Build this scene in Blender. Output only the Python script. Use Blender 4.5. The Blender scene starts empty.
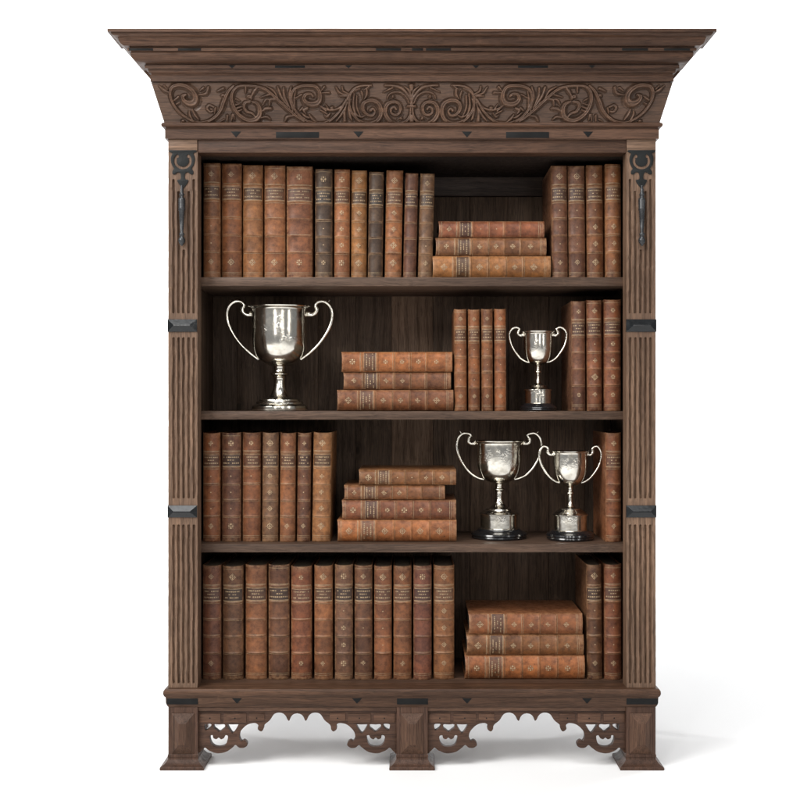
import bpy, bmesh, math, random
import numpy as np
from mathutils import Vector, Matrix
random.seed(7)
R = math.radians
C = bpy.context.scene.collection
S = bpy.context.scene

# ------------------------------------------------------------------ camera, light, exposure
CZ = 0.921; CD = 3.0                                   # lens height, distance to the pilaster faces (y = 0)
cd = bpy.data.cameras.new('camera'); cam = bpy.data.objects.new('camera', cd); C.objects.link(cam)
cam.location = (0, -CD, CZ); cam.rotation_euler = (R(90), 0, 0)
cd.sensor_width = 36; cd.lens = 54; cd.shift_x = -0.015; cd.clip_end = 200; cd.clip_start = 0.05
S.camera = cam
w = bpy.data.worlds.new('World'); S.world = w; w.use_nodes = True
bg = w.node_tree.nodes['Background']; bg.inputs[0].default_value = (0.95, 0.97, 1.0, 1); bg.inputs[1].default_value = 0.24
S.view_settings.view_transform = 'Standard'; S.view_settings.look = 'None'
S.view_settings.exposure = 0.0; S.view_settings.gamma = 1

def area(name, loc, aim, sx, sy, power, col=(1, 1, 1)):
    l = bpy.data.lights.new(name, 'AREA'); l.shape = 'RECTANGLE'; l.size = sx; l.size_y = sy; l.energy = power; l.color = col
    o = bpy.data.objects.new(name, l); C.objects.link(o); o.location = loc
    o.rotation_euler = (Vector(aim) - Vector(loc)).to_track_quat('-Z', 'Y').to_euler()
    return o
area('key_softbox', (-2.9, -2.6, 3.1), (0, 0, 1.5), 2.0, 2.0, 178, (1.0, 0.985, 0.96))
area('window_strip', (-1.25, -4.0, 2.1), (0, 0, 1.3), 0.40, 2.1, 21, (1.0, 0.98, 0.95))
area('window_strip', (-0.15, -4.0, 2.4), (0, 0, 1.3), 0.34, 1.5, 14, (1.0, 0.98, 0.95))
area('window_strip', (1.0, -4.0, 2.1), (0, 0, 1.3), 0.40, 2.1, 17, (1.0, 0.98, 0.95))
area('window_strip', (2.7, -2.9, 2.1), (0, 0, 1.3), 0.40, 2.1, 16, (1.0, 0.98, 0.95))
area('backdrop_lamp', (-4.4, 2.9, 3.4), (-1.0, 6.5, 1.2), 1.0, 2.6, 225)
area('backdrop_lamp', (4.4, 2.9, 3.4), (1.0, 6.5, 1.2), 1.0, 2.6, 225)
area('backdrop_lamp', (-7.2, 2.2, 3.4), (-6.4, 6.5, 1.6), 1.6, 2.6, 190)
area('backdrop_lamp', (7.2, 2.2, 3.4), (6.4, 6.5, 1.6), 1.6, 2.6, 190)
area('top_softbox', (-0.3, -2.1, 4.4), (0, -1.0, 0), 3.2, 1.6, 100)

# ------------------------------------------------------------------ pixel helpers (turn photo measurements into metres)
def PX(x, d=0.0): return (x - 412.0) / 400.0 * (CD + d) / CD
def PZ(y, d=0.0): return CZ + (400.0 - y) / 400.0 * (CD + d) / CD

# ------------------------------------------------------------------ materials
def lin(r, g, b):
    f = lambda c: (c / 255 / 12.92) if c / 255 <= 0.04045 else ((c / 255 + 0.055) / 1.055) ** 2.4
    return (f(r), f(g), f(b), 1)

class NT:
    def __init__(s, name):
        s.m = bpy.data.materials.new(name); s.m.use_nodes = True; s.t = s.m.node_tree
        s.b = s.t.nodes['Principled BSDF']
    def n(s, typ, **kw):
        nd = s.t.nodes.new(typ)
        for k, v in kw.items():
            if k.startswith('i_'):
                key = k[2:]; key = int(key) if key.isdigit() else key.replace('_', ' ')
                if hasattr(v, 'is_linked') or isinstance(v, bpy.types.NodeSocket): s.t.links.new(v, nd.inputs[key])
                else: nd.inputs[key].default_value = v
            else: setattr(nd, k, v)
        return nd
    def l(s, a, b): s.t.links.new(a, b)
    def math(s, op, a, b=None, c=None, clamp=False):
        nd = s.t.nodes.new('ShaderNodeMath'); nd.operation = op; nd.use_clamp = clamp
        for i, v in enumerate((a, b, c)):
            if v is None: continue
            if isinstance(v, bpy.types.NodeSocket): s.l(v, nd.inputs[i])
            else: nd.inputs[i].default_value = v
        return nd.outputs[0]
    def mix(s, fac, a, b, mode='MIX'):
        nd = s.t.nodes.new('ShaderNodeMix'); nd.data_type = 'RGBA'; nd.blend_type = mode
        for sock, v in ((nd.inputs[0], fac), (nd.inputs[6], a), (nd.inputs[7], b)):
            if isinstance(v, bpy.types.NodeSocket): s.l(v, sock)
            else: sock.default_value = v
        return nd.outputs[2]
    def ramp(s, fac, pts, interp='LINEAR'):
        nd = s.t.nodes.new('ShaderNodeValToRGB'); cr = nd.color_ramp; cr.interpolation = interp
        while len(cr.elements) < len(pts): cr.elements.new(0.5)
        for e, (p, c) in zip(cr.elements, pts):
            e.position = p; e.color = c if isinstance(c, tuple) else (c, c, c, 1)
        s.l(fac, nd.inputs[0]); return nd.outputs[0]

def wood(name, axis, rough=0.46, knots=False, bump=0.35, spec=0.24, paint_highlights=False):
    t = NT(name)
    oi = t.n('ShaderNodeObjectInfo')
    tc = t.n('ShaderNodeTexCoord')
    off = t.n('ShaderNodeCombineXYZ')
    t.l(t.math('MULTIPLY', oi.outputs['Random'], 13.0), off.inputs[0]); t.l(t.math('MULTIPLY', oi.outputs['Random'], 7.0), off.inputs[2])
    add = t.n('ShaderNodeVectorMath', operation='ADD'); t.l(tc.outputs['Object'], add.inputs[0]); t.l(off.outputs[0], add.inputs[1])
    P = add.outputs[0]
    # gentle warping so the grain wanders
    wn = t.n('ShaderNodeTexNoise'); wn.inputs['Scale'].default_value = 3.2; wn.inputs['Detail'].default_value = 3
    t.l(P, wn.inputs['Vector'])
    wsc = t.n('ShaderNodeVectorMath', operation='SCALE'); wsc.inputs[3].default_value = 0.03; t.l(wn.outputs['Color'], wsc.inputs[0])
    wadd = t.n('ShaderNodeVectorMath', operation='ADD'); t.l(P, wadd.inputs[0]); t.l(wsc.outputs[0], wadd.inputs[1])
    P2 = wadd.outputs[0]
    def noise(sc, det, rgh, src=P2):
        mp = t.n('ShaderNodeMapping')
        s_long, s_cross = sc
        v = [s_cross] * 3; v['xyz'.index(axis)] = s_long
        mp.inputs['Scale'].default_value = v; t.l(src, mp.inputs[0])
        n = t.n('ShaderNodeTexNoise'); n.inputs['Scale'].default_value = 1; n.inputs['Detail'].default_value = det; n.inputs['Roughness'].default_value = rgh
        t.l(mp.outputs[0], n.inputs['Vector']); return n.outputs['Fac']
    g1 = noise((2.6, 78), 5, 0.62); g2 = noise((9, 380), 4, 0.65); g3 = noise((26, 900), 2, 0.5)
    big = noise((1.6, 5), 3, 0.5, P)
    col = t.ramp(g1, [(0.28, (0.56, 0.53, 0.50, 1)), (0.5, (0.90, 0.89, 0.88, 1)), (0.72, (1.22, 1.19, 1.15, 1))])
    col = t.mix(1.0, col, t.ramp(g2, [(0.32, (0.52, 0.50, 0.48, 1)), (0.52, (1, 1, 1, 1)), (0.75, (1.25, 1.22, 1.18, 1))]), 'MULTIPLY')
    col = t.mix(1.0, col, t.ramp(g3, [(0.36, (0.62, 0.60, 0.58, 1)), (0.5, (1, 1, 1, 1))]), 'MULTIPLY')
    col = t.mix(1.0, col, t.ramp(big, [(0.3, (0.72, 0.68, 0.66, 1)), (0.7, (1.22, 1.2, 1.18, 1))]), 'MULTIPLY')
    # old scuffs
    sc = t.n('ShaderNodeTexNoise'); sc.inputs['Scale'].default_value = 24; sc.inputs['Detail'].default_value = 8; sc.inputs['Roughness'].default_value = 0.7; t.l(P, sc.inputs['Vector'])
    col = t.mix(t.ramp(sc.outputs['Fac'], [(0.60, 0.0), (0.72, 0.30)]), col, (1.7, 1.62, 1.5, 1))
    if knots:
        mp = t.n('ShaderNodeMapping'); mp.inputs['Scale'].default_value = (14, 0.01, 8); t.l(P2, mp.inputs[0])
        vo = t.n('ShaderNodeTexVoronoi'); vo.inputs['Scale'].default_value = 1; vo.inputs['Randomness'].default_value = 0.9; t.l(mp.outputs[0], vo.inputs['Vector'])
        sp = t.n('ShaderNodeSeparateColor'); t.l(vo.outputs['Color'], sp.inputs[0])
        pick = t.math('GREATER_THAN', sp.outputs[0], 0.66)
        col = t.mix(t.math('MULTIPLY', pick, t.ramp(vo.outputs['Distance'], [(0.0, 0.9), (0.08, 0.75), (0.13, 0.25), (0.17, 0.45), (0.30, 0.0)])), col, (0.20, 0.18, 0.16, 1))
    col = t.mix(1.0, col, oi.outputs['Color'], 'MULTIPLY')
    if paint_highlights:                                                # highlights on the raised carving, painted in as paler colour
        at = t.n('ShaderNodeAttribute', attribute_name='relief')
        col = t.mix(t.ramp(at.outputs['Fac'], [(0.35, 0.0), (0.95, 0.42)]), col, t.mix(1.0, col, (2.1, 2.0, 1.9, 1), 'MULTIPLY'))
    t.l(col, t.b.inputs['Base Color'])
    rg = t.ramp(g1, [(0.3, rough + 0.16), (0.7, rough - 0.06)]); t.l(rg, t.b.inputs['Roughness'])
    t.b.inputs['Specular IOR Level'].default_value = spec
    h = t.math('ADD', t.math('MULTIPLY', g2, 0.6), t.math('ADD', t.math('MULTIPLY', g3, 0.4), t.math('MULTIPLY', sc.outputs['Fac'], 0.35)))
    bp = t.n('ShaderNodeBump'); bp.inputs['Strength'].default_value = bump; bp.inputs['Distance'].default_value = 0.0016
    t.l(h, bp.inputs['Height']); t.l(bp.outputs[0], t.b.inputs['Normal'])
    return t.m
M = {}
M['wood_x'] = wood('oak_along_x', 'x'); M['wood_z'] = wood('oak_along_z', 'z')
M['carved'] = wood('carved_oak', 'x', rough=0.34, bump=0.12, spec=0.32, paint_highlights=True)
M['moulding'] = wood('polished_oak_moulding', 'x', rough=0.40, bump=0.22, spec=0.2)
M['plank'] = wood('oak_back_planks', 'z', rough=0.62, knots=True)
M['wood_y'] = wood('oak_along_y', 'y')

def simple(name, col, rough, metal=0.0, bump=0.0, bscale=200, var=0.25, spec=0.5, coat=0.0):
    t = NT(name); tc = t.n('ShaderNodeTexCoord')
    n = t.n('ShaderNodeTexNoise'); n.inputs['Scale'].default_value = bscale; n.inputs['Detail'].default_value = 5; t.l(tc.outputs['Object'], n.inputs['Vector'])
    n2 = t.n('ShaderNodeTexNoise'); n2.inputs['Scale'].default_value = bscale * 0.15; n2.inputs['Detail'].default_value = 4; t.l(tc.outputs['Object'], n2.inputs['Vector'])
    c = t.mix(t.ramp(n2.outputs['Fac'], [(0.3, 0.0), (0.7, 1.0)]), tuple(x * (1 - var) for x in col[:3]) + (1,), tuple(min(1, x * (1 + var)) for x in col[:3]) + (1,))
    t.l(c, t.b.inputs['Base Color']); t.b.inputs['Metallic'].default_value = metal
    t.l(t.ramp(n.outputs['Fac'], [(0.3, max(0.02, rough - 0.06)), (0.7, rough + 0.08)]), t.b.inputs['Roughness'])
    t.b.inputs['Specular IOR Level'].default_value = spec; t.b.inputs['Coat Weight'].default_value = coat; t.b.inputs['Coat Roughness'].default_value = 0.15
    if bump:
        bp = t.n('ShaderNodeBump'); bp.inputs['Strength'].default_value = bump; bp.inputs['Distance'].default_value = 0.001
        t.l(n.outputs['Fac'], bp.inputs['Height']); t.l(bp.outputs[0], t.b.inputs['Normal'])
    return t.m
M['ebony'] = simple('ebonised_wood', (0.008, 0.009, 0.010), 0.16, bump=0.12, bscale=120, spec=0.45)
M['inlay'] = simple('dark_inlay', (0.009, 0.009, 0.009), 0.5, bump=0.2, bscale=150, spec=0.12)
M['iron'] = simple('black_iron', (0.008, 0.009, 0.009), 0.5, spec=0.2, metal=0.0, bump=0.5, bscale=260)
M['iron_bright'] = simple('worn_iron', (0.03, 0.031, 0.033), 0.26, metal=0.3, bump=0.25, bscale=260)
M['gold'] = simple('old_gilding', (0.34, 0.235, 0.135), 0.5, metal=0.0, bump=0.3, bscale=700, var=0.45)
def title_mat():
    t = NT('title_leather'); oi = t.n('ShaderNodeObjectInfo'); tc = t.n('ShaderNodeTexCoord')
    n = t.n('ShaderNodeTexNoise'); n.inputs['Scale'].default_value = 120; n.inputs['Detail'].default_value = 6; t.l(tc.outputs['Object'], n.inputs['Vector'])
    c = t.mix(1.0, oi.outputs['Color'], t.ramp(n.outputs['Fac'], [(0.3, 0.35), (0.7, 0.78)]), 'MULTIPLY'); t.l(c, t.b.inputs['Base Color'])
    t.b.inputs['Roughness'].default_value = 0.5; return t.m
M['label'] = title_mat()
M['plinth'] = simple('black_lacquer', (0.008, 0.008, 0.009), 0.16, coat=0.6, bump=0.05)
M['page'] = simple('aged_pages', (0.10, 0.075, 0.05), 0.9, bump=0.6, bscale=500, var=0.3)
M['white'] = simple('white_paper_sweep', (0.93, 0.93, 0.93), 0.9, var=0.0, spec=0.1)

def silver():
    t = NT('aged_silver'); tc = t.n('ShaderNodeTexCoord')
    n = t.n('ShaderNodeTexNoise'); n.inputs['Scale'].default_value = 60; n.inputs['Detail'].default_value = 7; n.inputs['Roughness'].default_value = 0.65; t.l(tc.outputs['Object'], n.inputs['Vector'])
    c = t.ramp(n.outputs['Fac'], [(0.30, (0.50, 0.46, 0.39, 1)), (0.5, (0.72, 0.685, 0.61, 1)), (0.7, (0.80, 0.77, 0.70, 1))])
    t.l(c, t.b.inputs['Base Color']); t.b.inputs['Metallic'].default_value = 1
    t.l(t.ramp(n.outputs['Fac'], [(0.3, 0.24), (0.65, 0.13)]), t.b.inputs['Roughness'])
    n2 = t.n('ShaderNodeTexNoise'); n2.inputs['Scale'].default_value = 34; n2.inputs['Detail'].default_value = 2; t.l(tc.outputs['Object'], n2.inputs['Vector'])
    v = t.n('ShaderNodeTexVoronoi'); v.feature = 'DISTANCE_TO_EDGE'; v.inputs['Scale'].default_value = 150; t.l(tc.outputs['Object'], v.inputs['Vector'])
    # engraved foliage only in a band of the bowl
    sx = t.n('ShaderNodeSeparateXYZ'); t.l(tc.outputs['Generated'], sx.inputs[0])
    band = t.ramp(sx.outputs[2], [(0.0, 0.0), (0.30, 0.0), (0.42, 1.0), (0.78, 1.0), (0.86, 0.0)])
    patch = t.ramp(n2.outputs['Fac'], [(0.48, 0.0), (0.58, 1.0)])
    eng = t.math('MULTIPLY', t.math('MULTIPLY', t.ramp(v.outputs['Distance'], [(0.0, 0.0), (0.12, 1.0)]), band), patch)
    h = t.math('ADD', t.math('MULTIPLY', n2.outputs['Fac'], 1.3), t.math('MULTIPLY', eng, 0.35))
    bp = t.n('ShaderNodeBump'); bp.inputs['Strength'].default_value = 0.34; bp.inputs['Distance'].default_value = 0.0012
    t.l(h, bp.inputs['Height']); t.l(bp.outputs[0], t.b.inputs['Normal']); return t.m
M['silver'] = silver()

def leather():
    t = NT('old_calf_leather'); oi = t.n('ShaderNodeObjectInfo'); tc = t.n('ShaderNodeTexCoord')
    off = t.n('ShaderNodeCombineXYZ'); t.l(t.math('MULTIPLY', oi.outputs['Random'], 37.0), off.inputs[0]); t.l(t.math('MULTIPLY', oi.outputs['Random'], 19.0), off.inputs[1])
    add = t.n('ShaderNodeVectorMath', operation='ADD'); t.l(tc.outputs['Object'], add.inputs[0]); t.l(off.outputs[0], add.inputs[1]); P = add.outputs[0]
    def noise(sc, det=6, rg=0.6):
        n = t.n('ShaderNodeTexNoise'); n.inputs['Scale'].default_value = sc; n.inputs['Detail'].default_value = det; n.inputs['Roughness'].default_value = rg
        t.l(P, n.inputs['Vector']); return n.outputs['Fac']
    big, mid, fine = noise(16), noise(70, 8, 0.72), noise(420, 4)
    comp = t.n('ShaderNodeAttribute', attribute_name='comp'); band = t.n('ShaderNodeAttribute', attribute_name='band'); edge = t.n('ShaderNodeAttribute', attribute_name='edge')
    wn = t.n('ShaderNodeTexWhiteNoise', noise_dimensions='2D')
    cv = t.n('ShaderNodeCombineXYZ'); t.l(comp.outputs['Fac'], cv.inputs[0]); t.l(t.math('MULTIPLY', oi.outputs['Random'], 91.0), cv.inputs[1]); t.l(cv.outputs[0], wn.inputs['Vector'])
    col = oi.outputs['Color']
    col = t.mix(1.0, col, t.ramp(big, [(0.3, (0.68, 0.64, 0.62, 1)), (0.52, (0.98, 0.97, 0.96, 1)), (0.72, (1.22, 1.16, 1.05, 1))]), 'MULTIPLY')
    col = t.mix(1.0, col, t.ramp(mid, [(0.32, (0.50, 0.46, 0.45, 1)), (0.5, (0.96, 0.95, 0.95, 1)), (0.72, (1.5, 1.4, 1.25, 1))]), 'MULTIPLY')
    col = t.mix(1.0, col, t.ramp(wn.outputs[0], [(0.0, (0.80, 0.78, 0.78, 1)), (0.5, (1, 1, 1, 1)), (1.0, (1.16, 1.13, 1.05, 1))]), 'MULTIPLY')
    # rubbed edges, caps and bands go pale tan
    wear = t.math('MULTIPLY', edge.outputs['Fac'], t.ramp(mid, [(0.40, 0.0), (0.60, 1.0)]))
    wear = t.math('MAXIMUM', wear, t.math('MULTIPLY', band.outputs['Fac'], t.ramp(mid, [(0.30, 0.0), (0.60, 0.45)])))
    col = t.mix(t.math('MULTIPLY', wear, 0.75), col, (0.27, 0.155, 0.082, 1))
    # dark rub marks
    col = t.mix(t.ramp(noise(38, 9, 0.75), [(0.60, 0.0), (0.70, 0.65)]), col, (0.035, 0.018, 0.012, 1))
    t.l(col, t.b.inputs['Base Color'])
    t.l(t.ramp(mid, [(0.3, 0.58), (0.7, 0.34)]), t.b.inputs['Roughness']); t.b.inputs['Specular IOR Level'].default_value = 0.3
    h = t.math('ADD', mid, t.math('MULTIPLY', fine, 0.35))
    bp = t.n('ShaderNodeBump'); bp.inputs['Strength'].default_value = 0.45; bp.inputs['Distance'].default_value = 0.0012
    t.l(h, bp.inputs['Height']); t.l(bp.outputs[0], t.b.inputs['Normal']); return t.m
M['leather'] = leather()

# ------------------------------------------------------------------ object helpers
def link_mesh(name, verts, faces, mat, parent=None, smooth=40, attrs=None, color=None):
    me = bpy.data.meshes.new(name); me.from_pydata([tuple(v) for v in verts], [], faces); me.validate(); me.update()
    bm = bmesh.new(); bm.from_mesh(me); bmesh.ops.recalc_face_normals(bm, faces=bm.faces); bm.to_mesh(me); bm.free()
    return finish(name, me, mat, parent, smooth, attrs, color)
def finish(name, me, mat, parent=None, smooth=40, attrs=None, color=None):
    me.materials.append(mat)
    if smooth:
        me.shade_smooth(); me.set_sharp_from_angle(angle=R(smooth))
    if attrs:
        for k, vals in attrs.items():
            a = me.attributes.new(k, 'FLOAT', 'POINT'); a.data.foreach_set('value', np.asarray(vals, dtype=np.float32))
    o = bpy.data.objects.new(name, me); C.objects.link(o)
    if parent: o.parent = parent
    o.color = color if color else (1, 1, 1, 1)
    return o
def bm_obj(name, bm, mat, parent=None, smooth=40, color=None):
    bmesh.ops.recalc_face_normals(bm, faces=bm.faces)
    me = bpy.data.meshes.new(name); bm.to_mesh(me); bm.free(); return finish(name, me, mat, parent, smooth, None, color)
def add_box(bm, x0, x1, y0, y1, z0, z1, bev=0.0012, seg=2):
    m = Matrix.Translation(((x0 + x1) / 2, (y0 + y1) / 2, (z0 + z1) / 2)) @ Matrix.Diagonal((x1 - x0, y1 - y0, z1 - z0, 1))
    r = bmesh.ops.create_cube(bm, size=1, matrix=m)
    if bev:
        es = list({e for v in r['verts'] for e in v.link_edges})
        bmesh.ops.bevel(bm, geom=es, offset=bev, segments=seg, affect='EDGES', profile=0.5)
def box(name, b, mat, parent=None, bev=0.0012, color=None):
    bm = bmesh.new(); add_box(bm, *b, bev=bev); return bm_obj(name, bm, mat, parent, 40, color)
def catmull(pts, n=6, closed=False):
    P = [np.array(p, float) for p in pts]; out = []; N = len(P)
    for i in range(N if closed else N - 1):
        p0 = P[(i - 1) % N] if closed or i > 0 else 2 * P[0] - P[1]
        p1 = P[i]; p2 = P[(i + 1) % N]
        p3 = P[(i + 2) % N] if closed or i + 2 < N else 2 * P[-1] - P[-2]
        for k in range(n):
            t = k / n
            out.append(0.5 * ((2 * p1) + (-p0 + p2) * t + (2 * p0 - 5 * p1 + 4 * p2 - p3) * t * t + (-p0 + 3 * p1 - 3 * p2 + p3) * t ** 3))
    if not closed: out.append(P[-1])
    return out
def add_lathe(V, F, prof, seg=64, cx=0, cy=0, axis_cap=True):
    base = len(V); n = len(prof)
    for k in range(seg):
        a = 2 * math.pi * k / seg
        for r, z in prof: V.append((cx + r * math.cos(a), cy + r * math.sin(a), z))
    for k in range(seg):
        k2 = (k + 1) % seg
        for j in range(n - 1):
            F.append((base + k * n + j, base + k2 * n + j, base + k2 * n + j + 1, base + k * n + j + 1))
    if axis_cap:
        F.append([base + k * n for k in range(seg)][::-1]); F.append([base + k * n + n - 1 for k in range(seg)])
def add_tube(V, F, pts, rads, seg=12, flat=1.0):
    """tube along points in a y = const plane"""
    base = len(V); n = len(pts)
    for i, p in enumerate(pts):
        a = pts[max(0, i - 1)]; b = pts[min(n - 1, i + 1)]
        t = Vector(b) - Vector(a); t.normalize(); ya = Vector((0, 1, 0)); nn = t.cross(ya)
        for k in range(seg):
            an = 2 * math.pi * k / seg
            q = Vector(p) + nn * math.cos(an) * rads[i] + ya * math.sin(an) * rads[i] * flat
            V.append(tuple(q))
    for i in range(n - 1):
        for k in range(seg):
            k2 = (k + 1) % seg
            F.append((base + i * seg + k, base + i * seg + k2, base + (i + 1) * seg + k2, base + (i + 1) * seg + k))
    F.append([base + k for k in range(seg)][::-1]); F.append([base + (n - 1) * seg + k for k in range(seg)])
def add_ball(V, F, c, r, seg=14, rings=8, sq=(1, 1, 1)):
    base = len(V)
    for i in range(rings + 1):
        th = math.pi * i / rings
        for k in range(seg):
            a = 2 * math.pi * k / seg
            V.append((c[0] + r * sq[0] * math.sin(th) * math.cos(a), c[1] + r * sq[1] * math.sin(th) * math.sin(a), c[2] + r * sq[2] * math.cos(th)))
    for i in range(rings):
        for k in range(seg):
            k2 = (k + 1) % seg
            F.append((base + i * seg + k, base + i * seg + k2, base + (i + 1) * seg + k2, base + (i + 1) * seg + k))
def cutout(name, loops, y0, thick, mat, parent, bev=0.0008, color=None):
    """flat board cut to an outline with holes: loops are lists of (x, z)"""
    cu = bpy.data.curves.new('outline', 'CURVE'); cu.dimensions = '2D'; cu.fill_mode = 'BOTH'
    for lp in loops:
        sp = cu.splines.new('POLY'); sp.points.add(len(lp) - 1)
        for q, p in zip(sp.points, lp): q.co = (p[0], p[1], 0, 1)
        sp.use_cyclic_u = True
    cu.extrude = thick / 2 - bev; cu.bevel_depth = bev; cu.bevel_resolution = 1; cu.offset = -bev * .5
    tmp = bpy.data.objects.new('outline', cu); C.objects.link(tmp)
    dg = bpy.context.evaluated_depsgraph_get(); me = bpy.data.meshes.new_from_object(tmp.evaluated_get(dg))
    bpy.data.objects.remove(tmp); bpy.data.curves.remove(cu)
    n = len(me.vertices); co = np.empty(n * 3); me.vertices.foreach_get('co', co); co = co.reshape(-1, 3)
    co = np.stack([co[:, 0], y0 + thick / 2 + co[:, 2] * -1, co[:, 1]], 1); me.vertices.foreach_set('co', co.ravel())
    bm = bmesh.new(); bm.from_mesh(me); bmesh.ops.remove_doubles(bm, verts=bm.verts, dist=1e-6); bmesh.ops.recalc_face_normals(bm, faces=bm.faces); bm.to_mesh(me); bm.free()
    me.materials.clear(); me.name = name
    return finish(name, me, mat, parent, 35, None, color)
def thing(name, label, cat, loc=(0, 0, 0), group=None):
    o = bpy.data.objects.new(name, None); C.objects.link(o); o.location = loc; o.empty_display_size = 0.05
    o['label'] = label; o['category'] = cat
    if group: o['group'] = group
    return o

# ------------------------------------------------------------------ the setting: white floor sweeping up into a white backdrop
def sweep():
    V, F = [], []; prof = []
    for y in (-5.0, -3, -1.5, 0, 1.5, 3.0, 4.4): prof.append((y, 0.0))
    r = 2.1
    for k in range(1, 17):
        a = math.pi / 2 * k / 16; prof.append((4.4 + r * math.sin(a), r - r * math.cos(a)))
    prof.append((6.5, 4)); prof.append((6.5, 7.5))
    for x in np.linspace(-11, 11, 13):
        for y, z in prof: V.append((x, y, z))
    n = len(prof)
    for i in range(12):
        for j in range(n - 1): F.append((i * n + j, (i + 1) * n + j, (i + 1) * n + j + 1, i * n + j + 1))
    fl = [f for f in F if max(V[q][1] for q in f) <= 4.41]; bk = [f for f in F if max(V[q][1] for q in f) > 4.41]
    for nm, ff in (('floor', fl), ('backdrop', bk)):
        used = sorted({q for f in ff for q in f}); mp = {q: i for i, q in enumerate(used)}
        me = bpy.data.meshes.new(nm); me.from_pydata([V[q] for q in used], [], [tuple(mp[q] for q in f) for f in ff]); me.update()
        o = finish(nm, me, M['white'], None, 60); o['kind'] = 'structure'
sweep()

# ------------------------------------------------------------------ the bookcase
case = thing('bookcase', 'tall dark carved oak bookcase with fluted pilasters standing on the white floor', 'bookcase')
W = 0.609; DB = 0.39
OAK = lin(98, 73, 57); OAK_RED = lin(83, 61, 48); OAK_PALE = lin(114, 92, 76); OAK_IN = lin(84, 69, 57); OAK_DK = lin(78, 57, 46)

def pz(pts):
    """silhouette points in the photo -> (overhang, height)"""
    out = []
    for x, y in pts:
        h = 412 - x; p = (3 * h - 730.8) / (1200 + h); p = max(p, -0.0005); out.append((p, PZ(y, -p)))
    return out
def loft(name, prof, mat, parent, color, close=True, front=True, back=DB, nx=80, jit=0.0004):
    V, F = [], []; rnd = random.Random(len(prof) * 7 + int(prof[0][1] * 1000)); n = len(prof)
    xs = [(-1, 1.0)] + [(-1, 0)] + [('f', k / nx) for k in range(1, nx)] + [(1, 0)] + [(1, 1.0)]
    cols = []
    for kind, t in xs:
        col = []
        for p, z in prof:
            j = (rnd.random() - .5) * jit; 
            if kind == 'f': v = (-(W + p) + 2 * (W + p) * t, -p + j, z + (rnd.random() - .5) * jit)
            elif t == 0: v = (kind * (W + p), -p, z)
            else: v = (kind * (W + p), back, z)
            col.append(len(V)); V.append(v)
        cols.append(col)
    for a, b in zip(cols, cols[1:]):
        for j in range(n - 1):
            F.append((a[j], b[j], b[j + 1], a[j + 1]))
    if close:
        F.append([c[0] for c in cols][::-1]); F.append([c[-1] for c in cols]); F.append(cols[0]); F.append(cols[-1][::-1])
        F.append([cols[0][0], cols[0][-1], cols[-1][-1], cols[-1][0]])
    F = [tuple(f) for f in F if len(f) > 2]
    # the end caps of each side are quads strips: drop the plain column faces, they are covered by the back face
    F = [f for f in F if not (tuple(f) == tuple(cols[0]) or tuple(f) == tuple(cols[-1][::-1]))]
    return link_mesh(name, V, F, mat, parent, 32, None, color)

crown = pz([(107.3, 28.6), (107.3, 31.6), (110.8, 32.0), (111.2, 33.4), (112.6, 34.9), (115.4, 36.2), (117.6, 37.2), (118.4, 38.6), (119.2, 41.0), (120.8, 43.6), (123.4, 45.6), (126.6, 46.3), (129.4, 46.5), (129.6, 47.5), (127.6, 47.8), (127.6, 50.8), (130.8, 51.2), (130.9, 52.4), (130.4, 53.4), (130.8, 55.4), (132.2, 58.0), (134.8, 60.8), (138.4, 62.6), (142.6, 63.2), (145.6, 63.5), (145.8, 64.4), (144.6, 64.8), (144.8, 68.4), (147.6, 68.8), (148.4, 70.0), (148.2, 70.8), (149.0, 72.8), (151.0, 73.6), (151.4, 74.8), (150.4, 75.4), (150.4, 81.4), (153.5, 81.9), (153.6, 82.4)])
cornice = loft('cornice', crown, M['moulding'], case, OAK_RED, back=0.02)
box('top_case', (-0.606, 0.606, 0.021, DB, PZ(82.0, -0.03), PZ(30, -0.12)), M['wood_x'], case, 0.002, OAK_RED)
arch = pz([(164, 122.3), (161.8, 123.0), (161.0, 124.4), (161.4, 126.0), (163.0, 127.0), (165.6, 127.5), (165.8, 128.6), (165.0, 129.2), (165.0, 138.6), (167.6, 138.9), (168.2, 139.6)])
architrave = loft('architrave', arch, M['moulding'], case, OAK_RED)

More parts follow.
